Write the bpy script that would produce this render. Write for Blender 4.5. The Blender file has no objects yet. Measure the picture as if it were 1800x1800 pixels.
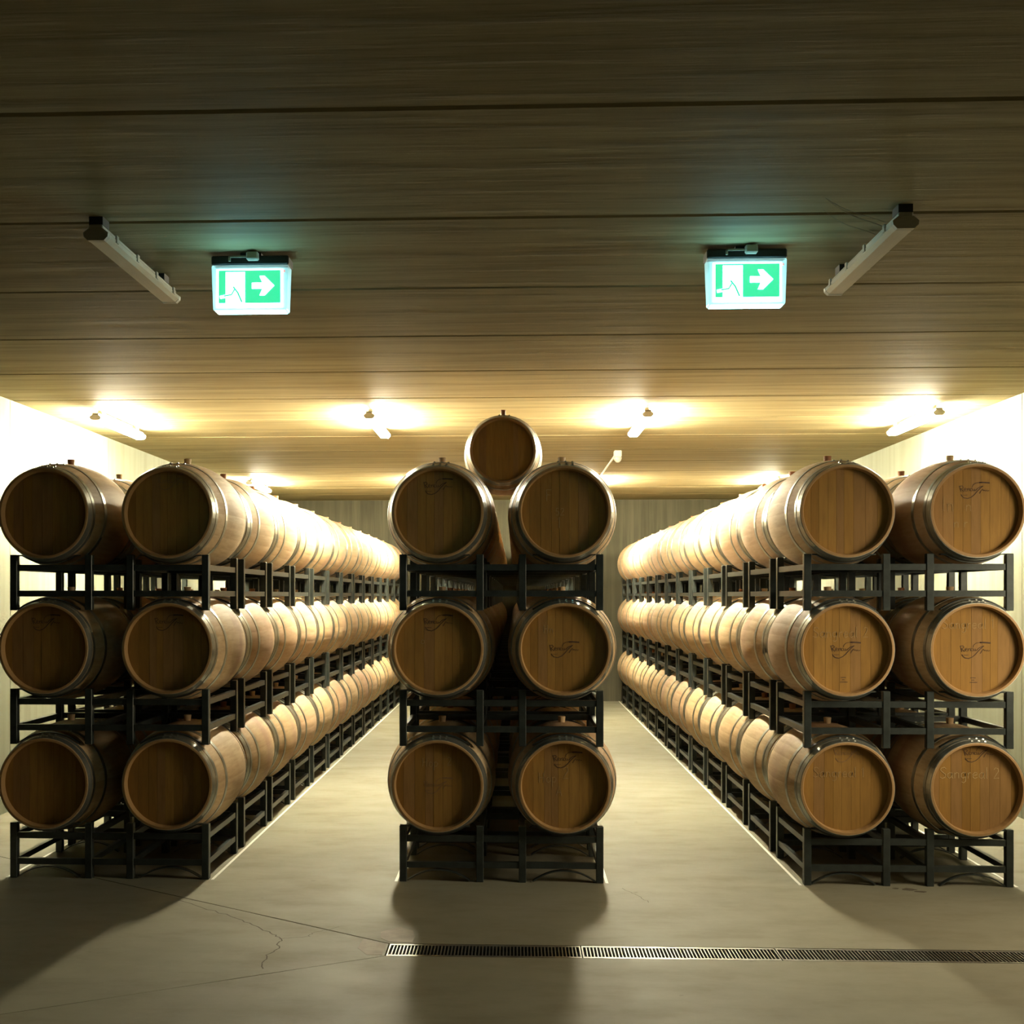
import bpy, bmesh, math, random
from mathutils import Vector, Matrix

random.seed(7)
PI = math.pi
C = bpy.context.scene.collection
scene = bpy.context.scene

# ------------------------------------------------------------------ camera
F_PX = 2102.0                     # focal length in pixels of an 1800 px frame
YAW = math.atan(0.040)            # camera turned a touch to the left
CAM_H = 1.793
cam_d = bpy.data.cameras.new('camera')
cam_d.sensor_width = 36.0
cam_d.lens = 36.0 * F_PX / 1800.0
VPX, VPY = 905.0, 1047.0
cam_d.shift_x = (900.0 - (VPX - F_PX * math.tan(YAW))) / 1800.0
cam_d.shift_y = (VPY - 900.0) / 1800.0
cam_d.clip_end = 200
cam = bpy.data.objects.new('camera', cam_d)
cam.location = (0, 0, CAM_H)
cam.rotation_euler = (PI / 2, 0, YAW)
C.objects.link(cam)
scene.camera = cam

# ------------------------------------------------------------------ world (daylight outside the open side window)
world = bpy.data.worlds.new('world')
scene.world = world
world.use_nodes = True
wn = world.node_tree.nodes
wn['Background'].inputs[0].default_value = (1.0, 0.86, 0.60, 1)
DAY = 23.0
wn['Background'].inputs[1].default_value = DAY

LAMP = 840.0
SIGN = 15.0                        # emission of the exit signs

scene.view_settings.view_transform = 'Standard'
scene.view_settings.look = 'None'
scene.view_settings.gamma = 1.0
scene.view_settings.use_curve_mapping = False
scene.view_settings.exposure = 0.0

# ------------------------------------------------------------------ room measures
XL, XR = -4.20, 4.08
XFL, YSTEP = -10.0, 8.6           # the room opens to the left in front of the rows
YF, YB = -8.0, 20.4
H = 3.423
WIN_Y0, WIN_Y1, WIN_Z0, WIN_Z1 = 5.3, 6.7, 1.20, 3.05
RACK_Y0, PITCH, NRACK = 7.5, 0.98, 13
TIER = 0.85
ROWS = {'left': -2.568, 'middle': -0.0855, 'right': 2.426}

# ------------------------------------------------------------------ material helpers
def mat(name):
    m = bpy.data.materials.new(name)
    m.use_nodes = True
    nt = m.node_tree
    b = nt.nodes['Principled BSDF']
    return m, nt, b

def node(nt, typ, **kw):
    n = nt.nodes.new(typ)
    for k, v in kw.items():
        if k.startswith('i_'):
            n.inputs[int(k[2:])].default_value = v
        else:
            setattr(n, k, v)
    return n

def math_n(nt, op, a, b=None, c=None):
    n = nt.nodes.new('ShaderNodeMath')
    n.operation = op
    for i, v in enumerate((a, b, c)):
        if v is None:
            continue
        if isinstance(v, (int, float)):
            n.inputs[i].default_value = v
        else:
            nt.links.new(v, n.inputs[i])
    return n.outputs[0]

def mix_c(nt, fac, a, b, blend='MIX'):
    n = nt.nodes.new('ShaderNodeMix')
    n.data_type = 'RGBA'
    n.blend_type = blend
    for sock, v in ((n.inputs[0], fac), (n.inputs[6], a), (n.inputs[7], b)):
        if isinstance(v, (int, float)):
            sock.default_value = v
        elif isinstance(v, (tuple, list)):
            sock.default_value = (v[0], v[1], v[2], 1)
        else:
            nt.links.new(v, sock)
    return n.outputs[2]

def noise(nt, vec, scale, detail=3.0, rough=0.55, mapping=None, loc=None):
    if mapping is not None:
        mp = nt.nodes.new('ShaderNodeMapping')
        mp.inputs[3].default_value = mapping
        nt.links.new(vec, mp.inputs[0])
        vec = mp.outputs[0]
    n = nt.nodes.new('ShaderNodeTexNoise')
    n.inputs['Scale'].default_value = scale
    n.inputs['Detail'].default_value = detail
    n.inputs['Roughness'].default_value = rough
    nt.links.new(vec, n.inputs['Vector'])
    return n.outputs[0]

def ramp(nt, fac, lo, hi):
    n = nt.nodes.new('ShaderNodeMapRange')
    n.inputs[1].default_value = lo
    n.inputs[2].default_value = hi
    nt.links.new(fac, n.inputs[0])
    return n.outputs[0]

def bump(nt, b, height, strength, dist=0.01):
    n = nt.nodes.new('ShaderNodeBump')
    n.inputs['Strength'].default_value = strength
    n.inputs['Distance'].default_value = dist
    nt.links.new(height, n.inputs['Height'])
    nt.links.new(n.outputs[0], b.inputs['Normal'])

R_BILGE, R_HEAD, HALF = 0.3525, 0.284, 0.475

def oak_material(name, body):
    m, nt, b = mat(name)
    tc = node(nt, 'ShaderNodeTexCoord')
    oi = node(nt, 'ShaderNodeObjectInfo')
    rnd = oi.outputs['Random']
    obj = tc.outputs['Object']
    off = node(nt, 'ShaderNodeVectorMath', operation='ADD')
    cmb = node(nt, 'ShaderNodeCombineXYZ')
    s = math_n(nt, 'MULTIPLY', rnd, 37.0)
    for i in range(3):
        nt.links.new(s, cmb.inputs[i])
    nt.links.new(obj, off.inputs[0]); nt.links.new(cmb.outputs[0], off.inputs[1])
    vec = off.outputs[0]
    if body:
        grain = noise(nt, vec, 9.0, 4.0, 0.6, (5.0, 0.5, 5.0))
    else:
        grain = noise(nt, vec, 9.0, 4.0, 0.6, (5.0, 5.0, 0.55))
    blotch = noise(nt, vec, 5.0, 3.0, 0.55, (1.0, 1.0, 0.6))
    base = mix_c(nt, rnd, (0.47, 0.33, 0.175), (0.58, 0.435, 0.255)) if body else mix_c(nt, rnd, (0.25, 0.130, 0.029), (0.325, 0.177, 0.044))
    # a few barrels of greyer, rosier oak
    pick = math_n(nt, 'GREATER_THAN', math_n(nt, 'FRACT', math_n(nt, 'MULTIPLY', rnd, 13.7)), 0.72)
    base = mix_c(nt, math_n(nt, 'MULTIPLY', pick, 0.55), base, (0.46, 0.30, 0.20) if body else (0.25, 0.14, 0.06))
    if body:
        sx = node(nt, 'ShaderNodeSeparateXYZ')
        nt.links.new(obj, sx.inputs[0])
        ang = math_n(nt, 'ARCTAN2', sx.outputs[0], math_n(nt, 'SUBTRACT', sx.outputs[2], R_BILGE))
        sid = math_n(nt, 'FLOOR', math_n(nt, 'MULTIPLY', math_n(nt, 'ADD', ang, PI), 28 / (2 * PI)))
        wn_ = node(nt, 'ShaderNodeTexWhiteNoise', noise_dimensions='1D')
        nt.links.new(math_n(nt, 'ADD', sid, s), wn_.inputs['W'])
        stv = ramp(nt, wn_.outputs[0], 0, 1)
        base = mix_c(nt, math_n(nt, 'MULTIPLY', stv, 0.38), base, (0.34, 0.20, 0.085))
        # wine stain round the bung on some barrels
        stain = math_n(nt, 'MULTIPLY',
                       math_n(nt, 'GREATER_THAN', math_n(nt, 'FRACT', math_n(nt, 'MULTIPLY', rnd, 7.3)), 0.62),
                       math_n(nt, 'SUBTRACT', 1.0, ramp(nt, math_n(nt, 'ABSOLUTE', sx.outputs[1]), 0.03, 0.17)))
        stain = math_n(nt, 'MULTIPLY', stain, ramp(nt, blotch, 0.3, 0.6))
        base = mix_c(nt, math_n(nt, 'MULTIPLY', stain, 0.5), base, (0.30, 0.14, 0.12))
    if body:                                           # chimes and their inner faces are the darker brown of the heads
        zz = math_n(nt, 'SUBTRACT', sx.outputs[2], R_BILGE)
        r2_ = math_n(nt, 'ADD', math_n(nt, 'MULTIPLY', sx.outputs[0], sx.outputs[0]), math_n(nt, 'MULTIPLY', zz, zz))
        base = mix_c(nt, math_n(nt, 'LESS_THAN', r2_, 0.2818 ** 2), base, (0.33, 0.185, 0.065))
    base = mix_c(nt, math_n(nt, 'MULTIPLY', ramp(nt, grain, 0.42, 0.75), 0.45), base, (0.26, 0.150, 0.060) if body else (0.15, 0.078, 0.021))
    base = mix_c(nt, math_n(nt, 'MULTIPLY', ramp(nt, blotch, 0.52, 0.8), 0.35), base, (0.30, 0.18, 0.075) if body else (0.165, 0.088, 0.026))
    nt.links.new(base, b.inputs['Base Color'])
    b.inputs['Roughness'].default_value = 0.66
    b.inputs['Specular IOR Level'].default_value = 0.5 if body else 0.15
    bump(nt, b, grain, 0.15, 0.004)
    return m

M = {}
M['oak_body'] = oak_material('oak_body', True)
M['oak_head'] = oak_material('oak_head', False)

def simple(name, col, rough=0.5, metal=0.0, var=0.0, scale=20, mapping=None, bstr=0.0):
    m, nt, b = mat(name)
    tc = node(nt, 'ShaderNodeTexCoord')
    n = noise(nt, tc.outputs['Object'], scale, 3, 0.6, mapping)
    f = ramp(nt, n, 0.3, 0.7)
    dark = tuple(c * (1 - var) for c in col)
    lite = tuple(min(1, c * (1 + var)) for c in col)
    nt.links.new(mix_c(nt, f, dark, lite), b.inputs['Base Color'])
    b.inputs['Roughness'].default_value = rough
    b.inputs['Metallic'].default_value = metal
    if bstr:
        bump(nt, b, n, bstr)
    return m

M['hoop'] = simple('hoop_steel', (0.42, 0.43, 0.38), 0.34, 0.9, 0.22, 6)
M['rack'] = simple('rack_paint', (0.034, 0.041, 0.037), 0.36, 0.3, 0.25, 14)
M['bung_tan'] = simple('bung_silicone_tan', (0.50, 0.34, 0.18), 0.6, 0, 0.1)
M['bung_red'] = simple('bung_wood_red', (0.33, 0.13, 0.05), 0.6, 0, 0.15)
M['stamp'] = simple('burnt_stamp', (0.055, 0.026, 0.012), 0.8, 0, 0.3, 60)
M['stamp_pale'] = simple('faded_stamp', (0.20, 0.11, 0.045), 0.8, 0, 0.2, 60)
M['chalk'] = simple('chalk', (0.40, 0.275, 0.12), 0.9, 0, 0.18, 80)
M['chalk_faint'] = simple('faint_chalk', (0.315, 0.20, 0.08), 0.9, 0, 0.15, 80)
M['grate'] = simple('grate_steel', (0.30, 0.30, 0.27), 0.38, 0.85, 0.25, 10)
M['pit'] = simple('drain_pit', (0.03, 0.028, 0.022), 0.8, 0, 0.2)
M['joint'] = simple('joint_dirt', (0.035, 0.028, 0.018), 0.9, 0, 0.3, 12)
M['crack'] = simple('crack_dirt', (0.09, 0.072, 0.045), 0.9, 0, 0.3, 30)
M['patch'] = simple('mortar_patch', (0.225, 0.185, 0.13), 0.7, 0, 0.2, 9)
M['line'] = simple('white_line_paint', (0.72, 0.70, 0.62), 0.6, 0, 0.08, 40)
M['plastic_grey'] = simple('batten_grey_plastic', (0.42, 0.40, 0.33), 0.45, 0, 0.1)
M['plastic_white'] = simple('white_plastic', (0.78, 0.76, 0.68), 0.4, 0, 0.05)
M['housing'] = simple('black_housing', (0.012, 0.014, 0.013), 0.5, 0, 0.2)
M['clip'] = simple('clip_steel', (0.5, 0.5, 0.45), 0.3, 0.7, 0.1)
M['cobweb'] = simple('cobweb', (0.30, 0.29, 0.24), 0.9, 0, 0.1)
M['outside'] = simple('outside_asphalt', (0.05, 0.048, 0.045), 0.9, 0, 0.15, 3)
M['door_paint'] = simple('door_frame_paint', (0.20, 0.21, 0.20), 0.5, 0, 0.1)
M['front_wall'] = simple('front_wall_concrete', (0.05, 0.047, 0.038), 0.85, 0, 0.15, 1.5)

def emit(name, col, strength):
    m, nt, b = mat(name)
    b.inputs['Base Color'].default_value = (0.8, 0.8, 0.75, 1)
    b.inputs['Emission Color'].default_value = (*col, 1)
    b.inputs['Emission Strength'].default_value = strength
    return m
M['tube_lit'] = emit('lit_diffuser', (1.0, 0.92, 0.66), LAMP)
M['sign_white'] = emit('lit_sign_white', (0.34, 0.95, 1.10), SIGN * 1.0)
M['sign_green'] = emit('lit_sign_green', (0.012, 0.50, 0.22), SIGN * 0.115)
M['led'] = emit('red_indicator', (1.0, 0.02, 0.02), 1.5)

def clear_plastic(name, col, strength=0.0, ecol=(1, 1, 1)):
    m, nt, b = mat(name)
    b.inputs['Base Color'].default_value = (*col, 1)
    b.inputs['Roughness'].default_value = 0.28
    b.inputs['Transmission Weight'].default_value = 0.25
    b.inputs['IOR'].default_value = 1.3
    if strength:
        b.inputs['Emission Color'].default_value = (*ecol, 1)
        b.inputs['Emission Strength'].default_value = strength
    tc = node(nt, 'ShaderNodeTexCoord')
    n = noise(nt, tc.outputs['Object'], 60, 2, 0.5, (1, 0.2, 1))
    bump(nt, b, n, 0.2, 0.003)
    return m
M['diffuser'] = clear_plastic('unlit_prismatic_diffuser', (0.52, 0.49, 0.38))
M['sign_cover'] = clear_plastic('sign_cover_plastic', (0.55, 0.60, 0.58), 0.16, (0.72, 0.95, 0.93))

def concrete_floor():
    m, nt, b = mat('floor_concrete')
    tc = node(nt, 'ShaderNodeTexCoord')
    o = tc.outputs['Object']
    n1 = noise(nt, o, 0.9, 4, 0.6)
    n2 = noise(nt, o, 3.2, 5, 0.65, (0.6, 1.3, 1))
    n3 = noise(nt, o, 22, 3, 0.6)
    c = mix_c(nt, ramp(nt, n1, 0.3, 0.7), (0.187, 0.173, 0.120), (0.242, 0.227, 0.165))
    c = mix_c(nt, math_n(nt, 'MULTIPLY', ramp(nt, n2, 0.5, 0.75), 0.45), c, (0.165, 0.132, 0.076))
    c = mix_c(nt, math_n(nt, 'MULTIPLY', ramp(nt, n3, 0.55, 0.8), 0.18), c, (0.28, 0.25, 0.18))
    # small dark specks
    sp = noise(nt, o, 9.0, 2, 0.5)
    c = mix_c(nt, math_n(nt, 'MULTIPLY', ramp(nt, sp, 0.74, 0.78), 0.4), c, (0.12, 0.10, 0.06))
    nt.links.new(c, b.inputs['Base Color'])
    r = math_n(nt, 'MULTIPLY_ADD', ramp(nt, n2, 0.3, 0.75), 0.22, 0.50)
    nt.links.new(r, b.inputs['Roughness'])
    b.inputs['Specular IOR Level'].default_value = 0.16
    bump(nt, b, n2, 0.06, 0.02)
    return m
M['floor'] = concrete_floor()

def streaked(name, ca, cb, cdark, maps, mapb, rough=0.85, bstr=0.3, spec=0.3, streak=0.6):
    m, nt, b = mat(name)
    tc = node(nt, 'ShaderNodeTexCoord')
    o = tc.outputs['Object']
    oi = node(nt, 'ShaderNodeObjectInfo')
    n1 = noise(nt, o, 1.0, 4, 0.65, maps)
    n2 = noise(nt, o, 1.0, 3, 0.6, mapb)
    c = mix_c(nt, ramp(nt, n2, 0.32, 0.68), ca, cb)
    c = mix_c(nt, math_n(nt, 'MULTIPLY', ramp(nt, n1, 0.42, 0.66), streak), c, cdark)
    v = math_n(nt, 'MULTIPLY_ADD', oi.outputs['Random'], 0.14, 0.93)
    vm = node(nt, 'ShaderNodeVectorMath', operation='SCALE')
    nt.links.new(c, vm.inputs[0]); nt.links.new(v, vm.inputs['Scale'])
    nt.links.new(vm.outputs[0], b.inputs['Base Color'])
    b.inputs['Roughness'].default_value = rough
    b.inputs['Specular IOR Level'].default_value = spec
    bump(nt, b, n1, bstr, 0.01)
    return m
M['ceiling'] = streaked('ceiling_concrete', (0.265, 0.222, 0.120), (0.322, 0.276, 0.156), (0.163, 0.130, 0.062),
                        (0.45, 8.0, 1.0), (0.5, 1.5, 1.0), 0.72, 0.45, 0.08, 0.85)
M['wall'] = streaked('wall_concrete', (0.275, 0.29, 0.215), (0.325, 0.338, 0.255), (0.225, 0.233, 0.17),
                     (7.0, 9.0, 0.25), (0.6, 0.6, 0.4), 0.85, 0.2)
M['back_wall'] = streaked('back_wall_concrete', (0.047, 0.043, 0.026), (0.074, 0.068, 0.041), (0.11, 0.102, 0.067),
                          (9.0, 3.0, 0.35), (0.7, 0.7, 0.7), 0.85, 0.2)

# ------------------------------------------------------------------ mesh helpers
def link_obj(name, me, parent=None, loc=(0, 0, 0)):
    o = bpy.data.objects.new(name, me)
    C.objects.link(o)
    if parent is not None:
        o.parent = parent
    o.location = loc
    return o

def mesh_from(name, verts, faces, material=None, smooth=False):
    me = bpy.data.meshes.new(name)
    me.from_pydata([tuple(v) for v in verts], [], faces)
    me.validate()
    if material:
        me.materials.append(M[material])
    if smooth:
        me.polygons.foreach_set('use_smooth', [True] * len(me.polygons))
    me.update()
    return me

BOXF = [(0, 3, 2, 1), (4, 5, 6, 7), (0, 1, 5, 4), (1, 2, 6, 5), (2, 3, 7, 6), (3, 0, 4, 7)]
def add_box(V, Fc, x0, x1, y0, y1, z0, z1):
    b = len(V)
    V += [(x0, y0, z0), (x1, y0, z0), (x1, y1, z0), (x0, y1, z0), (x0, y0, z1), (x1, y0, z1), (x1, y1, z1), (x0, y1, z1)]
    Fc += [tuple(b + i for i in f) for f in BOXF]

def box_mesh(name, material, *boxes):
    V, Fc = [], []
    for bx in boxes:
        add_box(V, Fc, *bx)
    return mesh_from(name, V, Fc, material)

def bev_box(name, material, x0, x1, y0, y1, z0, z1, r, seg=1):
    V, Fc = [], []
    add_box(V, Fc, x0, x1, y0, y1, z0, z1)
    bm = bmesh.new()
    vs = [bm.verts.new(v) for v in V]
    for f in Fc:
        bm.faces.new([vs[i] for i in f])
    bmesh.ops.bevel(bm, geom=bm.edges[:], offset=r, segments=seg, affect='EDGES', profile=0.5)
    me = bpy.data.meshes.new(name)
    bm.to_mesh(me); bm.free()
    me.materials.append(M[material])
    return me

def prism_mesh(name, material, poly, z0, z1):
    n = len(poly)
    V = [(x, y, z0) for x, y in poly] + [(x, y, z1) for x, y in poly]
    Fc = [tuple(range(n - 1, -1, -1)), tuple(range(n, 2 * n))]
    for i in range(n):
        j = (i + 1) % n
        Fc.append((i, j, n + j, n + i))
    return mesh_from(name, V, Fc, material)

def extrude_y(name, material, prof, y0, y1):
    """closed profile in (x,z), extruded along y"""
    n = len(prof)
    V = [(x, y0, z) for x, z in prof] + [(x, y1, z) for x, z in prof]
    Fc = [tuple(range(n)), tuple(range(2 * n - 1, n - 1, -1))]
    for i in range(n):
        j = (i + 1) % n
        Fc.append((j, i, n + i, n + j))
    return mesh_from(name, V, Fc, material)

def empty(name, loc):
    o = bpy.data.objects.new(name, None)
    o.empty_display_size = 0.1
    C.objects.link(o)
    o.location = loc
    return o

def tag(o, label, cat, group=None):
    o['label'] = label
    o['category'] = cat
    if group:
        o['group'] = group
    return o

def structure(o):
    o['kind'] = 'structure'
    return o

# ------------------------------------------------------------------ the setting
# floor: dark bed with three concrete slabs on it, parted by saw cuts, and a drain channel
DY0, DY1, DX0, DX1 = 5.93, 6.14, -0.644, 3.276
bed = structure(link_obj('floor', box_mesh('floor', 'joint', (XFL - .2, XR + .2, YF - .2, YB + .2, -0.30, -0.14))))
g = 0.0055
slabs = [
    [(XFL - .2, 12.564 + g), (DX0, DY1 + g), (DX1 + .0, DY1 + g), (XR + .2, DY1 + g), (XR + .2, YB + .2), (XFL - .2, YB + .2)],
    [(XFL - .2, 0.422 + g), (DX0 - g, DY0 + g * .5), (DX0 - g, DY1 - g * .5), (XFL - .2, 12.564 - g)],
    [(XFL - .2, YF - .2), (XR + .2, YF - .2), (XR + .2, DY0), (DX0, DY0), (XFL - .2, 0.422 - g)],
    [(DX1, DY0), (XR + .2, DY0), (XR + .2, DY1 + g), (DX1, DY1 + g)],
]
for p in slabs:
    link_obj('floor_slab', prism_mesh('floor_slab', 'floor', p, -0.14, 0.0), bed)
link_obj('drain_channel', box_mesh('drain_channel', 'pit', (DX0, DX1, DY0, DY1 + g, -0.14, -0.12)), bed)
# joint filler between the slabs
link_obj('joint_filler', box_mesh('joint_filler', 'joint', (XFL, DX0, 0.0, 13.0, -0.06, -0.035)), bed).location.z = -0.0

def ribbon(V, Fc, pts, w, y=None, z=None, taper=False):
    """flat ribbon along 2-D points; in the x-z plane at y, or in the x-y plane at z"""
    n = len(pts)
    b = len(V)
    for i, p in enumerate(pts):
        a = pts[max(0, i - 1)]; c = pts[min(n - 1, i + 1)]
        dx, dz = c[0] - a[0], c[1] - a[1]
        L = math.hypot(dx, dz) or 1
        ww = w * (0.45 + 0.55 * math.sin(PI * (i + .5) / n)) if taper else w
        nx, nz = -dz / L * ww / 2, dx / L * ww / 2
        for s in (-1, 1):
            if z is None:
                V.append((p[0] + s * nx, y, p[1] + s * nz))
            else:
                V.append((p[0] + s * nx, p[1] + s * nz, z))
    for i in range(n - 1):
        k = b + 2 * i
        Fc.append((k, k + 2, k + 3, k + 1) if z is None else (k, k + 1, k + 3, k + 2))

def jitter(pts, n, a):
    out = []
    for (x0, y0), (x1, y1) in zip(pts[:-1], pts[1:]):
        for k in range(n):
            t = k / n
            out.append((x0 + (x1 - x0) * t + random.uniform(-a, a), y0 + (y1 - y0) * t + random.uniform(-a, a)))
    out.append(pts[-1])
    return out

# hairline cracks in the slabs
for line, w in (([(-1.975, 6.975), (-1.70, 6.73), (-1.475, 6.52), (-1.31, 6.33), (-1.222, 6.20), (-1.205, 6.04), (-1.235, 5.89), (-1.208, 5.70)], 0.007),
                ([(-1.222, 6.20), (-1.09, 6.24), (-1.062, 6.33), (-0.95, 6.44)], 0.004),
                ([(0.66, 7.36), (0.73, 7.22), (0.78, 7.02)], 0.004)):
    V, Fc = [], []
    ribbon(V, Fc, jitter(line, 6, 0.012), w, z=0.0008)
    link_obj('hairline_crack', mesh_from('hairline_crack', V, Fc, 'crack'), bed)

# mortar repair at the corner of the drain, and two small dark drips by the right row
for poly in ([(-0.790, 6.222), (-0.662, 6.136), (-0.662, 5.945), (-0.74, 5.945), (-0.80, 6.06)],
             [(-0.62, 6.45), (-0.545, 6.385), (-0.525, 6.27), (-0.53, 6.16), (-0.65, 6.17), (-0.70, 6.235), (-0.715, 6.35)]):
    link_obj('mortar_patch', prism_mesh('mortar_patch', 'patch', poly, -0.004, 0.0010), bed)
for cx, cy, rr in ((2.405, 7.40, .030), (2.455, 7.345, .022), (2.33, 7.42, .014)):
    poly = [(cx + rr * 1.5 * math.cos(a_) * random.uniform(.7, 1.2), cy + rr * math.sin(a_) * random.uniform(.7, 1.2)) for a_ in [2 * PI * k / 14 for k in range(14)]]
    link_obj('dark_drip', prism_mesh('dark_drip', 'crack', poly, -0.004, 0.0010), bed)

# painted white lines along the feet of the three rows
for nm, xc in ROWS.items():
    for s in (-1, 1):
        x = xc + s * (0.6375 + 0.022)
        link_obj('painted_line', box_mesh('painted_line', 'line', (x - .009, x + .009, RACK_Y0 - .02, YB, -0.003, 0.0012)), bed)

# ceiling: backing slab with precast planks, open grooves between them
ceil = structure(link_obj('ceiling', box_mesh('ceiling', 'joint', (XFL - .2, XR + .2, YF - .2, YB + .2, H + 0.03, H + 0.2))))
PW = 1.17
def plank_mesh(w):
    h, c, gg = w / 2, 0.012, 0.006
    V, Fc = [], []
    prof = [(-h + gg, 0.03), (-h + gg, c), (-h + gg + c, 0), (h - gg - c, 0), (h - gg, c), (h - gg, 0.03)]
    x0, x1 = XFL - .19, XR + .19
    n = len(prof)
    V = [(x0, y, z) for y, z in prof] + [(x1, y, z) for y, z in prof]
    Fc = [tuple(range(n)), tuple(range(2 * n - 1, n - 1, -1))]
    for i in range(n):
        j = (i + 1) % n
        Fc.append((j, i, n + i, n + j))
    me = mesh_from('ceiling_plank', V, Fc, 'ceiling')
    bm = bmesh.new(); bm.from_mesh(me)
    bmesh.ops.recalc_face_normals(bm, faces=bm.faces); bm.to_mesh(me); bm.free()
    return me
pm = plank_mesh(PW)
k = -12
while 5.16 + k * PW < YB:
    link_obj('ceiling_plank', pm, ceil, (0, 5.16 + (k + .5) * PW, H))
    k += 1

# side walls of tall concrete panels, joints every 2.4 m
def side_wall(name, x, sgn, door):
    t0, t1 = (x, x + sgn * .012)
    xa, xb = sorted((x + sgn * .012, x + sgn * .2))
    if door:
        boxes = [(xa, xb, YF - .2, WIN_Y0, 0, H + .1), (xa, xb, WIN_Y1, YB + .2, 0, H + .1), (xa, xb, WIN_Y0, WIN_Y1, WIN_Z1, H + .1), (xa, xb, WIN_Y0, WIN_Y1, 0, WIN_Z0)]
    else:
        boxes = [(xa, xb, YSTEP, YB + .2, 0, H + .1)]
    w = structure(link_obj(name, box_mesh(name, 'joint', *boxes)))
    cuts = [19.4, 17.0, 14.6, 12.2, 9.8] + ([7.4, WIN_Y1, WIN_Y0, 2.6, 0.2, -2.2, -4.6, -7.0, YF] if door else [YSTEP])
    cuts = [YB] + cuts
    for y1, y0 in zip(cuts[:-1], cuts[1:]):
        a, b_ = sorted((t0, t1))
        for z0, z1 in (((0, WIN_Z0), (WIN_Z1, H)) if door and y0 == WIN_Y0 else ((0, H),)):
            link_obj('wall_panel', box_mesh('wall_panel', 'wall', (a, b_, .004, y1 - y0 - .004, z0, z1)), w, (0, y0, 0))
    return w
side_wall('wall_left', XL, -1, False)
side_wall('wall_right', XR, 1, True)
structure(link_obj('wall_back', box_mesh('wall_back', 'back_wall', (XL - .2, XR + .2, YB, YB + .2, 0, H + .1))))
structure(link_obj('wall_front', box_mesh('wall_front', 'front_wall', (XFL - .2, XR + .2, YF - .2, YF, 0, H + .1))))
structure(link_obj('wall_far_left', box_mesh('wall_far_left', 'front_wall', (XFL - .2, XFL, YF, YSTEP + .2, 0, H + .1))))
structure(link_obj('wall_step', box_mesh('wall_step', 'front_wall', (XFL, XL - .2, YSTEP, YSTEP + .2, 0, H + .1))))
# open window to daylight in the right wall, outside the picture
structure(link_obj('window_1', box_mesh('window_1', 'door_paint', (XR - .02, XR + .21, WIN_Y0, WIN_Y0 + .05, WIN_Z0, WIN_Z1),
                                        (XR - .02, XR + .21, WIN_Y1 - .05, WIN_Y1, WIN_Z0, WIN_Z1),
                                        (XR - .02, XR + .21, WIN_Y0 + .05, WIN_Y1 - .05, WIN_Z1 - .05, WIN_Z1),
                                        (XR - .06, XR + .21, WIN_Y0 + .05, WIN_Y1 - .05, WIN_Z0, WIN_Z0 + .05))))
structure(link_obj('ground_outside', box_mesh('ground_outside', 'outside', (XR + .2, XR + 80, -60, 70, -0.2, -0.02))))
pl = bpy.data.lights.new('window_portal', 'AREA')
pl.shape = 'RECTANGLE'
pl.size, pl.size_y = WIN_Z1 - WIN_Z0, WIN_Y1 - WIN_Y0
pl.cycles.is_portal = True
po = bpy.data.objects.new('window_portal', pl)
C.objects.link(po)
po.location = (XR + .15, (WIN_Y0 + WIN_Y1) / 2, (WIN_Z0 + WIN_Z1) / 2)
po.rotation_euler = (0, PI / 2, 0)       # shines towards -x

# ------------------------------------------------------------------ barrel meshes (axis along y, lowest point at z = 0)
def rad(t):
    return R_BILGE - (R_BILGE - R_HEAD) * (abs(t) / HALF) ** 2

NS = 28
def body_mesh():
    prof = []
    T = [-HALF + .001, -.44, -.38, -.31, -.24, -.16, -.08, 0, .08, .16, .24, .31, .38, .44, HALF - .001]
    for t in T:
        prof.append((t, rad(t)))
    chim = R_HEAD - 0.020
    prof = ([(-HALF + .078, chim - .002), (-HALF + .012, chim), (-HALF, chim + .006), (-HALF, R_HEAD - .003)] + prof +
            [(HALF, R_HEAD - .003), (HALF, chim + .006), (HALF - .012, chim), (HALF - .078, chim - .002)])
    V, Fc = [], []
    segs = []
    for s in range(NS):
        a0 = 2 * PI * s / NS
        d = 2 * PI / NS
        segs += [(a0 + d * .03, 0.0), (a0 + d * .5, 0.0001), (a0 + d * .97, 0.0)]
    # joint line between staves sits a little deeper
    full = []
    for s in range(NS):
        full += [(2 * PI * s / NS, -0.0004)] + segs[3 * s:3 * s + 3]
    n = len(full)
    for (t, r) in prof:
        for a, dr in full:
            rr = r + dr
            V.append((rr * math.sin(a), t, R_BILGE + rr * math.cos(a)))
    for i in range(len(prof) - 1):
        for j in range(n):
            k = (j + 1) % n
            Fc.append((i * n + j, i * n + k, (i + 1) * n + k, (i + 1) * n + j))
    me = mesh_from('barrel_body', V, Fc, 'oak_body', True)
    bm = bmesh.new(); bm.from_mesh(me)
    bmesh.ops.recalc_face_normals(bm, faces=bm.faces)
    bm.to_mesh(me); bm.free()
    return me

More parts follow.
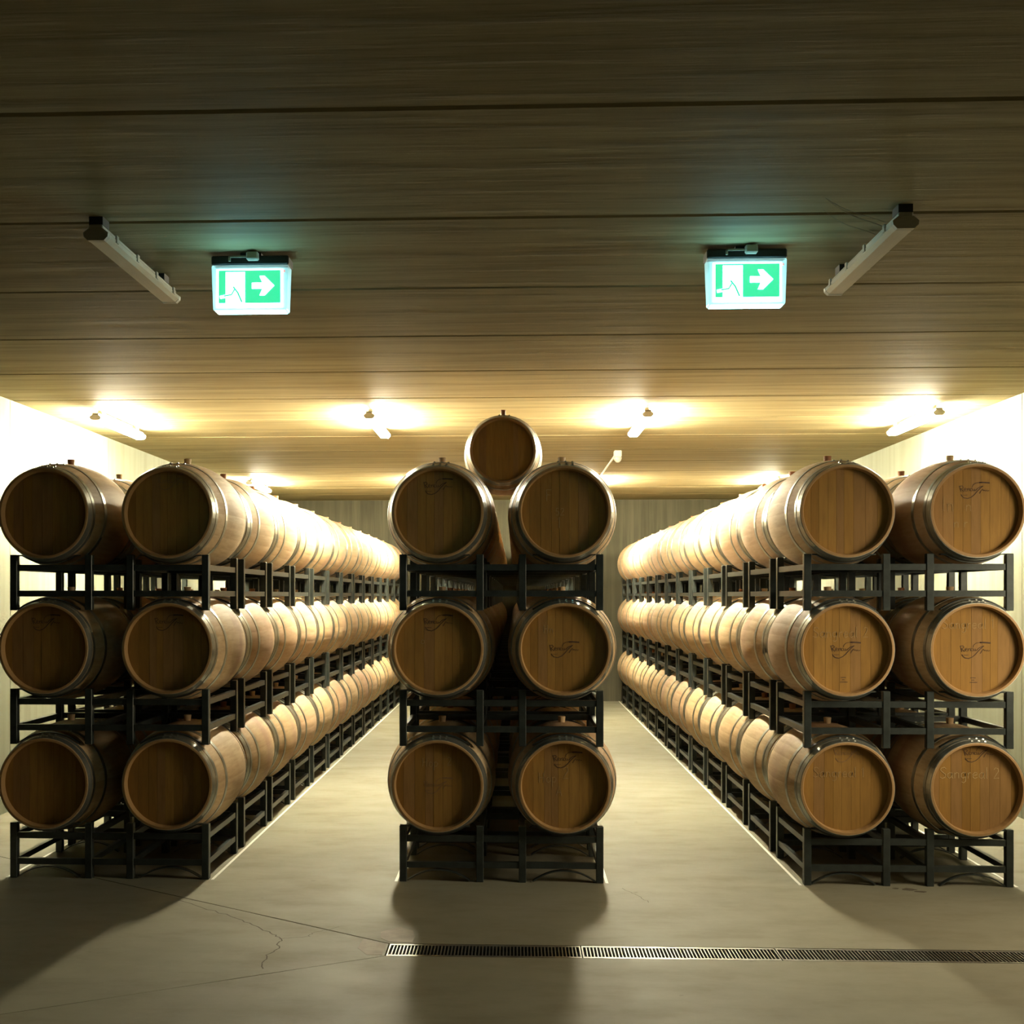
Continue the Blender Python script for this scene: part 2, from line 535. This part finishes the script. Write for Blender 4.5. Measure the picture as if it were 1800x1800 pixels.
def hoop_mesh(t0, t1, name, rivets=True):
    th = 0.0028
    n = 56
    pts = [(t0, rad(t0) - .001), (t0, rad(t0) + th), ((t0 + t1) / 2, rad((t0 + t1) / 2) + th), (t1, rad(t1) + th), (t1, rad(t1) - .001)]
    V, Fc = [], []
    for t, r in pts:
        for j in range(n):
            a = 2 * PI * j / n
            V.append((r * math.sin(a), t, R_BILGE + r * math.cos(a)))
    for i in range(len(pts) - 1):
        for j in range(n):
            k = (j + 1) % n
            Fc.append((i * n + j, i * n + k, (i + 1) * n + k, (i + 1) * n + j))
    if rivets:                                         # overlap of the hoop ends with its rivets
        tm = (t0 + t1) / 2
        for a in (-0.10, 0.04, 0.17):
            r = rad(tm) + th
            c = Vector((r * math.sin(a), tm, R_BILGE + r * math.cos(a)))
            up = Vector((math.sin(a), 0, math.cos(a))); sd = Vector((math.cos(a), 0, -math.sin(a))); fw = Vector((0, 1, 0))
            b = len(V)
            q = 0.007
            for hh, qq in ((-.001, q), (.006, q * .6)):
                for sx, sy in ((-1, -1), (1, -1), (1, 1), (-1, 1)):
                    V.append(tuple(c + up * hh + sd * sx * qq + fw * sy * qq))
            Fc += [tuple(b + i for i in f) for f in BOXF]
    me = mesh_from(name, V, Fc, 'hoop')
    bm = bmesh.new(); bm.from_mesh(me)
    bmesh.ops.recalc_face_normals(bm, faces=bm.faces)
    bm.to_mesh(me); bm.free()
    sm = [abs(p.normal.y) < .8 for p in me.polygons]
    return me

def disc_mesh(name, r, y, facing, material):
    n = 48
    V = [(r * math.sin(2 * PI * j / n), y, R_BILGE + r * math.cos(2 * PI * j / n)) for j in range(n)]
    V += [(v[0], y - facing * .012, v[2]) for v in V]
    Fc = [tuple(range(n)), tuple(range(2 * n - 1, n - 1, -1))] + [(j, (j + 1) % n, n + (j + 1) % n, n + j) for j in range(n)]
    me = mesh_from(name, V, Fc, material)
    bm = bmesh.new(); bm.from_mesh(me)
    bmesh.ops.recalc_face_normals(bm, faces=bm.faces); bm.to_mesh(me); bm.free()
    return me

def bung_mesh(name, material, up=0.0):
    V, Fc = [], []
    n = 14
    pts = [(-.02, .020), (.016 + up, .023), (.036 + up, .025), (.038 + up, .022)]
    for h, r in pts:
        for j in range(n):
            a = 2 * PI * j / n
            V.append((r * math.cos(a), r * math.sin(a), 2 * R_BILGE + h))
    for i in range(len(pts) - 1):
        for j in range(n):
            k = (j + 1) % n
            Fc.append((i * n + j, i * n + k, (i + 1) * n + k, (i + 1) * n + j))
    Fc.append(tuple((len(pts) - 1) * n + j for j in range(n)))
    return mesh_from(name, V, Fc, material)

HEAD_R = R_HEAD - 0.021
HEAD_Y = -HALF + 0.058
def board_meshes(seed):
    rng = random.Random(seed)
    ws = [rng.uniform(.75, 1.3) for _ in range(9)]
    tot = sum(ws)
    ws = [w / tot * 2 * HEAD_R for w in ws]
    out = []
    x = -HEAD_R
    for w in ws:
        a, b = x + .0006, x + w - .0006
        x += w
        top, bot = [], []
        for i in range(9):
            xx = a + (b - a) * i / 8
            hz = math.sqrt(max(HEAD_R ** 2 - xx * xx, 1e-8))
            top.append((xx, hz)); bot.append((xx, -hz))
        poly = bot + top[::-1]
        n = len(poly)
        dy = rng.uniform(-.0006, .0006)
        V = [(px, HEAD_Y + dy - .012, R_BILGE + pz) for px, pz in poly] + [(px, HEAD_Y + .002, R_BILGE + pz) for px, pz in poly]
        Fc = [tuple(range(n)), tuple(range(2 * n - 1, n - 1, -1))] + [(j, n + j, n + (j + 1) % n, (j + 1) % n) for j in range(n)]
        me = mesh_from('head_board', V, Fc, 'oak_head')
        bm = bmesh.new(); bm.from_mesh(me)
        bmesh.ops.recalc_face_normals(bm, faces=bm.faces); bm.to_mesh(me); bm.free()
        out.append(me)
    return out

ME_BODY = body_mesh()
ME_BODY.set_sharp_from_angle(angle=math.radians(35))
HOOPS = [hoop_mesh(t0, t1, 'hoop', rv) for t0, t1, rv in
         ((-.471, -.431, True), (-.424, -.400, True), (-.292, -.262, True), (.262, .292, False), (.400, .424, False), (.431, .471, False))]
ME_HEAD_F = disc_mesh('barrel_head', HEAD_R + .004, -HALF + .048, -1, 'oak_head')
ME_HEAD_FB = disc_mesh('barrel_head', HEAD_R + .004, -HALF + .060, -1, 'oak_head')
ME_HEAD_R = disc_mesh('barrel_head', HEAD_R + .004, HALF - .048, 1, 'oak_head')
ME_BUNG = [bung_mesh('bung', 'bung_tan'), bung_mesh('bung', 'bung_red'), bung_mesh('bung', 'bung_red', .028)]
BOARDS = [board_meshes(s) for s in range(5)]
FACE_Y = HEAD_Y - .0135                              # plane just proud of the head boards

# ---- stroke lettering
GLYPH = {
    'S': (.62, [[(.58, .86), (.42, 1), (.16, .95), (.08, .74), (.30, .56), (.54, .36), (.50, .10), (.24, 0), (.02, .12)]]),
    'a': (.55, [[(.46, .46), (.26, .55), (.06, .40), (.05, .14), (.22, 0), (.42, .14), (.46, .46)], [(.46, .55), (.46, .10), (.54, 0)]]),
    'n': (.55, [[(.08, .55), (.08, 0)], [(.08, .36), (.26, .55), (.42, .48), (.46, 0)]]),
    'g': (.55, [[(.46, .46), (.26, .55), (.06, .40), (.06, .16), (.24, .02), (.44, .16), (.46, .50)], [(.46, .55), (.46, -.26), (.28, -.42), (.08, -.32)]]),
    'r': (.42, [[(.08, .55), (.08, 0)], [(.08, .34), (.22, .54), (.38, .52)]]),
    'e': (.52, [[(.06, .28), (.44, .32), (.40, .52), (.22, .56), (.06, .38), (.08, .10), (.24, 0), (.46, .10)]]),
    'l': (.26, [[(.12, 1.05), (.10, .06), (.20, 0)]]),
    'o': (.52, [[(.26, .55), (.07, .40), (.07, .12), (.26, 0), (.45, .14), (.44, .42), (.26, .55)]]),
    'p': (.52, [[(.08, .55), (.06, -.40)], [(.08, .44), (.30, .56), (.46, .36), (.34, .06), (.08, .08)]]),
    'H': (.66, [[(.08, 1), (.08, 0)], [(.52, 1), (.52, 0)], [(.08, .5), (.52, .52)]]),
    'A': (.66, [[(.02, 0), (.30, 1), (.56, 0)], [(.12, .34), (.48, .34)]]),
    'F': (.58, [[(.08, 1), (.08, 0)], [(.08, 1), (.52, .98)], [(.08, .54), (.42, .54)]]),
    '1': (.36, [[(.06, .78), (.20, 1), (.20, 0)]]),
    '2': (.60, [[(.06, .80), (.20, 1), (.44, .94), (.46, .68), (.22, .30), (.04, .02), (.54, .04)]]),
    '5': (.60, [[(.50, 1), (.14, 1), (.10, .56), (.36, .60), (.50, .34), (.36, .04), (.06, .06)]]),
    ' ': (.34, []),
}
def chalk_mesh(lines, material, w=.0042):
    """lines: (text, x, z, cap height) about the head centre"""
    V, Fc = [], []
    for text, x0, z0, h in lines:
        x = x0
        for ch in text:
            adv, strokes = GLYPH[ch]
            for st in strokes:
                ribbon(V, Fc, [(x + px * h + random.uniform(-.001, .001), R_BILGE + z0 + pz * h + random.uniform(-.001, .001)) for px, pz in st], w, y=FACE_Y)
            x += (adv + .06) * h
    return mesh_from('chalk_lettering', V, Fc, material)

STAMP = [(.0036, [(660, 800), (676, 850), (690, 905)]), (.0036, [(664, 806), (705, 800), (728, 824), (690, 856), (735, 902)]),
         (.0030, [(742, 876), (775, 860), (764, 838), (744, 850), (748, 890), (786, 890)]),
         (.0030, [(795, 846), (800, 892)]), (.0030, [(800, 862), (826, 842), (838, 888)]),
         (.0030, [(870, 848), (846, 848), (844, 884), (872, 890)]),
         (.0030, [(882, 846), (886, 886), (908, 886), (914, 846), (924, 890)]),
         (.0034, [(935, 884), (965, 850), (1000, 824), (1040, 812), (1066, 800)]),
         (.0042, [(1058, 806), (1010, 846), (962, 896), (918, 950), (866, 994), (800, 1020), (738, 1008), (702, 974), (690, 948)]),
         (.0026, [(878, 830), (890, 790), (926, 756), (985, 742), (1040, 742)]),
         (.0080, [(995, 744), (1060, 742), (1120, 746), (1176, 752)]),
         (.0034, [(1000, 935), (1030, 886), (1058, 856), (1070, 884)]),
         (.0030, [(1068, 886), (1094, 872), (1104, 896), (1122, 872), (1136, 892), (1166, 880)]),
         (.0022, [(716, 958), (760, 962), (800, 958)])]
def stamp_mesh(dx, dz, material, small, k=0.000355, cx=945, cz=860):
    V, Fc = [], []
    for w, pts in STAMP:
        pp = [((px - 915) * k + dx, R_BILGE + (870 - pz) * k + dz) for px, pz in pts]
        ribbon(V, Fc, pp, w, y=FACE_Y - .0003)
    if small:
        for zz, xa, xb in ((-.172, -.030, .002), (-.186, -.022, -.006), (-.200, -.034, .012)):
            ribbon(V, Fc, [(xa, R_BILGE + zz), ((xa + xb) / 2, R_BILGE + zz + .001), (xb, R_BILGE + zz)], .0035, y=FACE_Y - .0003)
    return mesh_from('brand_stamp', V, Fc, material)

DETAIL = {   # (row, tier, column) -> stamp and chalk on the front head
    ('left', 1, 0): dict(stamp=(0.0, .165, 'stamp', False)),
    ('left', 1, 1): dict(stamp=(0.0, .165, 'stamp', False)),
    ('left', 2, 0): dict(),
    ('left', 2, 1): dict(stamp=(.02, .20, 'stamp_pale', False)),
    ('middle', 2, 0): dict(stamp=(.0, .165, 'stamp', False)),
    ('middle', 1, 0): dict(stamp=(.0, .165, 'stamp', False), chalk=([('o', -.11, .03, .05)], 'chalk_faint')),
    ('middle', 0, 0): dict(stamp=(.0, .0, 'stamp_pale', False), chalk=([('Hop', -.10, .115, .055), ('2', .055, .125, .05)], 'chalk_faint')),
    ('middle', 2, 1): dict(chalk=([('F', -.115, .07, .07), ('52', -.055, -.02, .045), ('1', -.045, -.10, .07)], 'chalk_faint')),
    ('middle', 1, 1): dict(stamp=(.0, .0, 'stamp', False), chalk=([('Hn', -.13, .10, .05)], 'chalk_faint')),
    ('middle', 0, 1): dict(stamp=(.02, .165, 'stamp', False), chalk=([('Hop', -.16, .02, .062), ('2', -.01, .045, .07), ('A', -.05, -.06, .06)], 'chalk_faint')),
    ('right', 2, 0): dict(),
    ('right', 2, 1): dict(stamp=(-.005, .130, 'stamp', False), chalk=([('ln', -.20, .0, .085), ('n', -.06, .0, .07), ('n r', -.13, -.10, .06)], 'chalk_faint')),
    ('right', 1, 0): dict(stamp=(.0, .0, 'stamp', True), chalk=([('Sangreal 2', -.20, .075, .062)], 'chalk_faint')),
    ('right', 1, 1): dict(stamp=(.0, .0, 'stamp', True), chalk=([('Sangreal 1', -.20, .13, .060)], 'chalk_faint')),
    ('right', 0, 0): dict(stamp=(.02, .21, 'stamp_pale', False), chalk=([('Sangreal 1', -.20, .065, .060)], 'chalk_faint')),
    ('right', 0, 1): dict(stamp=(.02, .215, 'stamp', False), chalk=([('Sangreal 2', -.215, .062, .066)], 'chalk')),
}

ORD = ['first', 'second', 'third', 'fourth', 'fifth', 'sixth', 'seventh', 'eighth', 'ninth', 'tenth', 'eleventh', 'twelfth', 'thirteenth']
TIERN = ['bottom', 'middle', 'top']
SIDE = {'left': ('wall side', 'aisle side'), 'middle': ('left side', 'right side'), 'right': ('aisle side', 'wall side')}
ROWN = {'left': 'left row', 'middle': 'center row', 'right': 'right row'}
BPX = 0.3925                                           # barrel offset from the rack centre line
BZ = 0.611                                             # barrel axis above the base of its rack

def build_barrel(loc, label, front, key=None, seed=0, bung=0):
    root = empty('wine_barrel', loc)
    tag(root, label, 'barrel', 'oak wine barrels on the racks')
    link_obj('body', ME_BODY, root)
    for hm in HOOPS:
        link_obj('hoop', hm, root)
    if front:
        hd = link_obj('head', ME_HEAD_FB, root)
        for bm_ in BOARDS[seed % len(BOARDS)]:
            link_obj('head_board', bm_, hd)
        d = DETAIL.get(key, {})
        if 'stamp' in d:
            dx, dz, mm, sm = d['stamp']
            so = link_obj('brand_stamp', stamp_mesh(dx, dz, mm, sm), hd)
        if 'chalk' in d:
            lines, mm = d['chalk']
            for ln in lines:
                link_obj('chalk_lettering', chalk_mesh([ln], mm), hd)
    else:
        link_obj('head', ME_HEAD_F, root)
    link_obj('head', ME_HEAD_R, root)
    link_obj('bung', ME_BUNG[bung], root)
    return root

def front_label(row, tier, col):
    d = DETAIL.get((row, tier, col), {})
    if 'chalk' in d and 'stamp' in d:
        f = 'front oak barrel head with chalk writing and dark stamp'
    elif 'chalk' in d:
        f = 'front oak barrel head with faint chalk writing'
    elif 'stamp' in d:
        f = 'front oak barrel head with dark script stamp'
    else:
        f = 'front oak barrel with plain unmarked head'
    return f"{f}, {ROWN[row]} {TIERN[tier]} {SIDE[row][col]}"

proto = None
for row, xc in ROWS.items():
    for tier in range(3):
        for col in range(2):
            for i in range(NRACK):
                x = xc + (-BPX, BPX)[col]
                y = RACK_Y0 + .375 + i * PITCH
                z = tier * TIER + BZ - R_BILGE
                bg = 1 if random.random() < .35 else 0
                if i == 0:
                    bg = 1 if (row, tier, col) in (('left', 2, 0), ('right', 2, 0)) else 0
                    build_barrel((x, y, z), front_label(row, tier, col), True, (row, tier, col), col + tier * 2 + len(row), bg)
                else:
                    lab = f"oak barrel, {TIERN[tier]} tier of {ROWN[row]}, {SIDE[row][col]}, {ORD[i]} from the front"
                    build_barrel((x, y, z), lab, False, bung=bg)

# the smaller barrel lying in the notch on top of the centre row
S2 = 0.817
r2 = R_BILGE * S2
zc2 = 2 * TIER + BZ + math.sqrt((R_BILGE + .003 + r2 + .003) ** 2 - BPX ** 2)
sb = build_barrel((ROWS['middle'], RACK_Y0 + .375 + PITCH, zc2 - r2), 'smaller oak barrel lying alone on top of the center row', True, None, 3, 2)
sb.scale = (S2, S2, S2)
sb['group'] = 'oak wine barrels on the racks'

# ------------------------------------------------------------------ racks
PT = 0.045                                             # post tube
HW, IN_ = 0.6375, 0.1555                               # outer half width, inner posts' outer edge
RH, RD = 0.352, 0.80
ME_POST = bev_box('post', 'rack', -PT / 2, PT / 2, -PT / 2, PT / 2, 0, RH, .003)
ME_RAIL = box_mesh('cross_rail', 'rack', (-HW + PT * .5, HW - PT * .5, -.016, .016, -.019, .019))
ME_DRAIL = box_mesh('side_rail', 'rack', (-.015, .015, PT / 2, RD - PT * 1.5, -.018, .018))

def arc_strap(name, up):
    """bent flat strap; up: saddle that carries the barrel above, else the arch over the barrel below"""
    R = rad(.3775) + .0005
    V, Fc = [], []
    n = 14
    hw = .196
    th = .007
    for i in range(n + 1):
        x = -hw + 2 * hw * i / n
        if up:
            zi = min(BZ - math.sqrt(R * R - x * x), RH)
            zo = zi - th
        else:
            zi = max(BZ - TIER + math.sqrt(R * R - x * x), .004)
            zo = zi + th
        for z in (zi, zo):
            for y in (-.018, .018):
                V.append((x, y, z))
    for i in range(n):
        a, b = 4 * i, 4 * i + 4
        Fc += [(a, a + 1, b + 1, b), (a + 2, b + 2, b + 3, a + 3), (a, b, b + 2, a + 2), (a + 1, a + 3, b + 3, b + 1)]
    Fc += [(0, 2, 3, 1), (4 * n, 4 * n + 1, 4 * n + 3, 4 * n + 2)]
    me = mesh_from(name, V, Fc, 'rack')
    bm = bmesh.new(); bm.from_mesh(me)
    bmesh.ops.recalc_face_normals(bm, faces=bm.faces); bm.to_mesh(me); bm.free()
    return me
ME_SADDLE = arc_strap('saddle', True)
ME_ARCH = arc_strap('arch_foot', False)
POSTX = (-HW + PT / 2, -IN_ + PT / 2, IN_ - PT / 2, HW - PT / 2)
ZU, ZL = 0.270, 0.106                                  # rail heights

def build_rack(x, y, z, label):
    r = empty('barrel_rack', (x, y, z))
    tag(r, label, 'rack', 'two-barrel steel racks')
    for yy in (PT / 2, RD - PT / 2):
        for px in POSTX:
            link_obj('post', ME_POST, r, (px, yy, 0))
        link_obj('cross_rail', ME_RAIL, r, (0, yy, ZU))
        link_obj('cross_rail', ME_RAIL, r, (0, yy, ZL))
        for bx in (-BPX, BPX):
            link_obj('saddle', ME_SADDLE, r, (bx, yy, 0))
            link_obj('arch_foot', ME_ARCH, r, (bx, yy, 0))
    for px in POSTX:
        for zz in (ZU, ZL):
            link_obj('side_rail', ME_DRAIL, r, (px, PT / 2, zz))
    return r

for row, xc in ROWS.items():
    for tier in range(3):
        for i in range(NRACK):
            build_rack(xc, RACK_Y0 - .025 + i * PITCH, tier * TIER,
                       f"dark steel rack carrying {TIERN[tier]} tier of {ROWN[row]}, {ORD[i]} from the front")

# ------------------------------------------------------------------ ceiling battens
LL = 1.27
DIFF = [(-.030, 0), (-.052, -.018), (-.050, -.034), (-.034, -.050), (.034, -.050), (.050, -.034), (.052, -.018), (.030, 0)]
ME_BASE = bev_box('batten_base', 'plastic_grey', -.030, .030, 0, LL, -.052, -.034, .004)
ME_BRK = box_mesh('ceiling_bracket', 'housing', (-.03, .03, 0, .08, -.036, 0.0))  # spacer bracket, black to stand in for the shade between batten and ceiling
def diff_mesh(nm, material, e=.03):
    me = extrude_y(nm, material, [(x, z - .0515) for x, z in DIFF], e, LL - e)
    bm = bmesh.new(); bm.from_mesh(me)
    bmesh.ops.recalc_face_normals(bm, faces=bm.faces); bm.to_mesh(me); bm.free()
    return me
ME_DLIT = diff_mesh('lit_diffuser', 'tube_lit', .008)
ME_DOFF = diff_mesh('diffuser', 'diffuser')
def cap_mesh(k=1.04, e=.03):
    me = extrude_y('end_cap', 'plastic_grey', [(x * k, z * k - .0510) for x, z in DIFF], 0, e)
    bm = bmesh.new(); bm.from_mesh(me)
    bmesh.ops.recalc_face_normals(bm, faces=bm.faces); bm.to_mesh(me); bm.free()
    return me
ME_CAP = cap_mesh()
ME_CAPS = cap_mesh(.97, .008)
ME_CAPS.materials[0] = M['plastic_white']
ME_BRKW = box_mesh('ceiling_bracket', 'plastic_white', (-.022, .022, 0, .08, -.036, 0.0))
ME_CLIP = box_mesh('clip', 'clip', (-.004, .004, -.014, .014, -.082, -.050))

def batten(x, y, lit, label, length=LL):
    r = empty('ceiling_batten_light', (x, y, H))
    tag(r, label, 'light', 'lit fluorescent battens' if lit else 'unlit fluorescent battens')
    s = length / LL
    for yy in ((.12, LL - .20) if lit else (.004, LL - .24)):  # unlit: black bracket pushed to the near end as painted shade
        link_obj('ceiling_bracket', ME_BRKW if lit else ME_BRK, r, (0, yy * s, 0))
    b = link_obj('batten_base', ME_BASE, r); b.scale.y = s
    d = link_obj('lit_diffuser' if lit else 'diffuser', ME_DLIT if lit else ME_DOFF, r); d.scale.y = s
    link_obj('end_cap', ME_CAP if not lit else ME_CAPS, r)
    link_obj('end_cap', ME_CAP if not lit else ME_CAPS, r, (0, length - (.008 if lit else .03), 0))
    if not lit:
        for sx in (-1, 1):
            for k in range(4):
                link_obj('clip', ME_CLIP, r, (sx * .0525, (.14 + k * (LL - .28) / 3) * s, 0))
    return r

for x, nm in ((-3.66, 'along the left wall'), (-1.26, 'over the left aisle'), (1.14, 'over the right aisle'), (3.60, 'along the right wall')):
    batten(x, 10.30, True, f"glowing fluorescent batten {nm}, nearer of the two lit rows")
    batten(x, 16.35, True, f"glowing fluorescent batten {nm}, farther of the two lit rows")
batten(-1.80, 5.07, False, 'unlit batten light with clear cover, left of the left exit sign', 1.12)
batten(1.625, 5.04, False, 'unlit batten light with clear cover, right of the right exit sign', 1.12)

# cobweb strung from the right unlit batten
V, Fc = [], []
def tube3(V, Fc, pts, r):
    b0 = len(V)
    for p in pts:
        for k in range(4):
            a = PI / 2 * k
            V.append((p[0], p[1] + r * math.cos(a), p[2] + r * math.sin(a)))
    for i in range(len(pts) - 1):
        for k in range(4):
            q = (k + 1) % 4
            Fc.append((b0 + 4 * i + k, b0 + 4 * i + q, b0 + 4 * i + 4 + q, b0 + 4 * i + 4 + k))
for (xa, ya, za), (xb, yb, zb), sag in (((1.27, 4.95, H - .002), (1.555, 5.06, H - .075), .02), ((1.29, 4.98, H - .002), (1.555, 5.12, H - .07), .03),
                                        ((1.33, 5.02, H - .002), (1.555, 5.09, H - .085), .025), ((1.30, 5.10, H - .002), (1.555, 5.22, H - .075), .03)):
    pts = []
    for k in range(9):
        t = k / 8
        pts.append((xa + (xb - xa) * t, ya + (yb - ya) * t, za + (zb - za) * t - sag * math.sin(PI * t) * (1 - t)))
    tube3(V, Fc, pts, .0009)
cw = link_obj('cobweb', mesh_from('cobweb', V, Fc, 'cobweb'))
tag(cw, 'thin grey cobweb strands hanging from the right unlit batten', 'cobweb')

# small white box with dome and conduit further back on the ceiling
jb = empty('junction_box', (1.155, 13.45, H))
tag(jb, 'small white ceiling box with domed cap and conduit, over the right aisle', 'junction box')
link_obj('box', bev_box('box', 'plastic_white', -.042, .042, 0, .10, -.075, 0, .008), jb)
def dome_mesh(r, h):
    V, Fc = [], []
    n, m_ = 16, 5
    for i in range(m_):
        a = PI / 2 * i / m_
        for j in range(n):
            b = 2 * PI * j / n
            V.append((r * math.cos(a) * math.cos(b), r * math.cos(a) * math.sin(b), -h * math.sin(a)))
    V.append((0, 0, -h))
    for i in range(m_ - 1):
        for j in range(n):
            k = (j + 1) % n
            Fc.append((i * n + j, (i + 1) * n + j, (i + 1) * n + k, i * n + k))
    for j in range(n):
        Fc.append(((m_ - 1) * n + j, m_ * n, (m_ - 1) * n + (j + 1) % n))
    Fc.append(tuple(range(n)))
    return mesh_from('dome', V, Fc, 'plastic_white', True)
link_obj('dome', dome_mesh(.046, .06), jb, (0, .05, -.075))
V, Fc = [], []
n = 8
for yy in (.10, 2.9):
    for k in range(n):
        a = 2 * PI * k / n
        V.append((.012 * math.cos(a), yy, -.013 + .012 * math.sin(a)))
Fc = [(k, (k + 1) % n, n + (k + 1) % n, n + k) for k in range(n)]
link_obj('conduit', mesh_from('conduit', V, Fc, 'plastic_white', True), jb)

# ------------------------------------------------------------------ exit signs
SW, SH, SD = 0.37, 0.215, 0.085                        # lit cover: width, height, depth
def exit_sign(x, y, label):
    r = empty('exit_sign', (x, y, H))
    tag(r, label, 'exit sign', 'green running-man exit signs')
    zt = -.062                                         # underside of black housing
    link_obj('ceiling_bracket', box_mesh('ceiling_bracket', 'housing', (-.05, .05, .02, .07, -.02, 0)), r)
    hs = link_obj('housing', bev_box('housing', 'housing', -SW / 2, SW / 2, 0, SD + .03, zt, -.018, .006), r)
    link_obj('conduit_cap', bev_box('conduit_cap', 'plastic_grey', -.012, .045, -.03, .005, -.045, -.006, .006), hs)
    link_obj('cable_hook', box_mesh('cable_hook', 'plastic_grey', (-.10, -.01, -.012, -.004, -.030, -.022), (-.10, -.09, -.012, -.004, -.048, -.022)), hs)
    # translucent cover, a little narrower towards the bottom
    V = []
    for zz, k in ((zt, 1.0), (zt - SH, .955)):
        for sx, sy in ((-1, 0), (1, 0), (1, SD), (-1, SD)):
            V.append((sx * SW / 2 * k, sy, zz))
    me = mesh_from('cover', V, [(0, 1, 5, 4), (1, 2, 6, 5), (2, 3, 7, 6), (3, 0, 4, 7), (4, 5, 6, 7), (0, 3, 2, 1)], 'sign_cover')
    bm = bmesh.new(); bm.from_mesh(me)
    bmesh.ops.recalc_face_normals(bm, faces=bm.faces)
    bmesh.ops.bevel(bm, geom=bm.edges[:], offset=.008, segments=2, affect='EDGES', profile=.5)
    bm.to_mesh(me); bm.free()
    cv = link_obj('cover', me, r)
    # lit underside strip and lit face
    link_obj('lit_underside', box_mesh('lit_underside', 'sign_white', (-SW * .45, SW * .45, .006, SD - .008, zt - SH - .002, zt - SH + .002)), r)
    fx, fz0, fz1 = .158, zt - SH + .012, zt - .022
    face = link_obj('lit_face', box_mesh('lit_face', 'sign_white', (-fx, fx, -.004, .002, fz0, fz1)), r)
    gx, gz0, gz1 = .148, fz0 + .020, fz1 - .006
    yg = -.0055
    link_obj('green_panel', box_mesh('green_panel', 'sign_green', (-gx, gx, yg, -.003, gz0, gz1)), face)
    gh = gz1 - gz0
    cz = (gz0 + gz1) / 2
    yw = yg - .0006
    def flat(nm, polys, material, yy):
        V, Fc = [], []
        for p in polys:
            b = len(V); m_ = len(p)
            V += [(px, yy, pz) for px, pz in p] + [(px, yy + .0012, pz) for px, pz in p]
            Fc.append(tuple(b + i for i in range(m_)))
            Fc += [(b + i, b + m_ + i, b + m_ + (i + 1) % m_, b + (i + 1) % m_) for i in range(m_)]
        me = mesh_from(nm, V, Fc, material)
        bm = bmesh.new(); bm.from_mesh(me)
        bmesh.ops.recalc_face_normals(bm, faces=bm.faces); bm.to_mesh(me); bm.free()
        return link_obj(nm, me, face)
    # doorway, runner and arrow
    flat('door_symbol', [[(-.113, gz0 + .002), (-.022, gz0 + .002), (-.022, gz1 - .008), (-.113, gz1 - .008)]], 'sign_white', yw)
    def limb(pts, w):
        out = []
        L, R_ = [], []
        for i, p in enumerate(pts):
            a = pts[max(0, i - 1)]; c = pts[min(len(pts) - 1, i + 1)]
            dx, dz = c[0] - a[0], c[1] - a[1]
            l = math.hypot(dx, dz)
            L.append((p[0] - dz / l * w / 2, p[1] + dx / l * w / 2)); R_.append((p[0] + dz / l * w / 2, p[1] - dx / l * w / 2))
        return L + R_[::-1]
    base = gz0
    man = [limb([(-.078, base + .078), (-.056, base + .050), (-.036, base + .004)], .008),
           limb([(-.070, base + .066), (-.086, base + .040), (-.122, base + .034)], .007)]
    flat('runner_legs', man, 'sign_green', yw - .0008)
    flat('runner_foot', [limb([(-.140, base + .028), (-.128, base + .030), (-.108, base + .034)], .013)], 'sign_white', yw - .0004)
    ax0, ax1, ah = .012, .118, .030
    az = cz + .004
    flat('arrow_symbol', [[(ax0, az - .014), (.062, az - .014), (.048, az - .046), (.072, az - .046), (ax1, az), (.072, az + .046), (.048, az + .046), (.062, az + .014), (ax0, az + .014)]], 'sign_white', yw)
    link_obj('indicator_lamp', box_mesh('indicator_lamp', 'led', (.162, .167, -.004, .002, fz1 - .014, fz1 - .006)), r)
    return r
exit_sign(-1.255, 5.62, 'glowing green exit sign with arrow, beside the left unlit batten')
exit_sign(1.078, 5.60, 'glowing green exit sign with arrow, beside the right unlit batten')

# ------------------------------------------------------------------ drain grates
SECL = 0.98
NB = 54
GY0, GY1 = DY0 + .004, DY1 - .002
ME_GBAR = box_mesh('grate_bar', 'grate', (-.0028, .0028, .022, GY1 - GY0 - .022, -.022, -.001))
ME_GFRAME = box_mesh('grate_frame', 'grate', (.003, SECL - .003, 0, .022, -.026, 0), (.003, SECL - .003, GY1 - GY0 - .022, GY1 - GY0, -.026, 0),
                     (.003, .010, .022, GY1 - GY0 - .022, -.026, 0), (SECL - .010, SECL - .003, .022, GY1 - GY0 - .022, -.026, 0))
GLAB = ['floor drain grate at the left end of the channel, in shadow', 'second floor drain grate from the left end, in front of the right aisle',
        'third floor drain grate from the left end, in front of the right row', 'last floor drain grate, running out of view at the right']
ME_GLEG = box_mesh('grate_support', 'pit', (.01, .03, 0, GY1 - GY0, -.12, -.026), (SECL - .03, SECL - .01, 0, GY1 - GY0, -.12, -.026))
for k in range(4):
    r = empty('drain_grate', (DX0 + k * SECL, GY0, 0))
    tag(r, GLAB[k], 'drain grate', 'floor drain grates')
    link_obj('grate_frame', ME_GFRAME, r)
    link_obj('grate_support', ME_GLEG, r)
    for j in range(NB):
        link_obj('grate_bar', ME_GBAR, r, (.018 + (SECL - .036) * (j + .5) / NB, 0, 0))
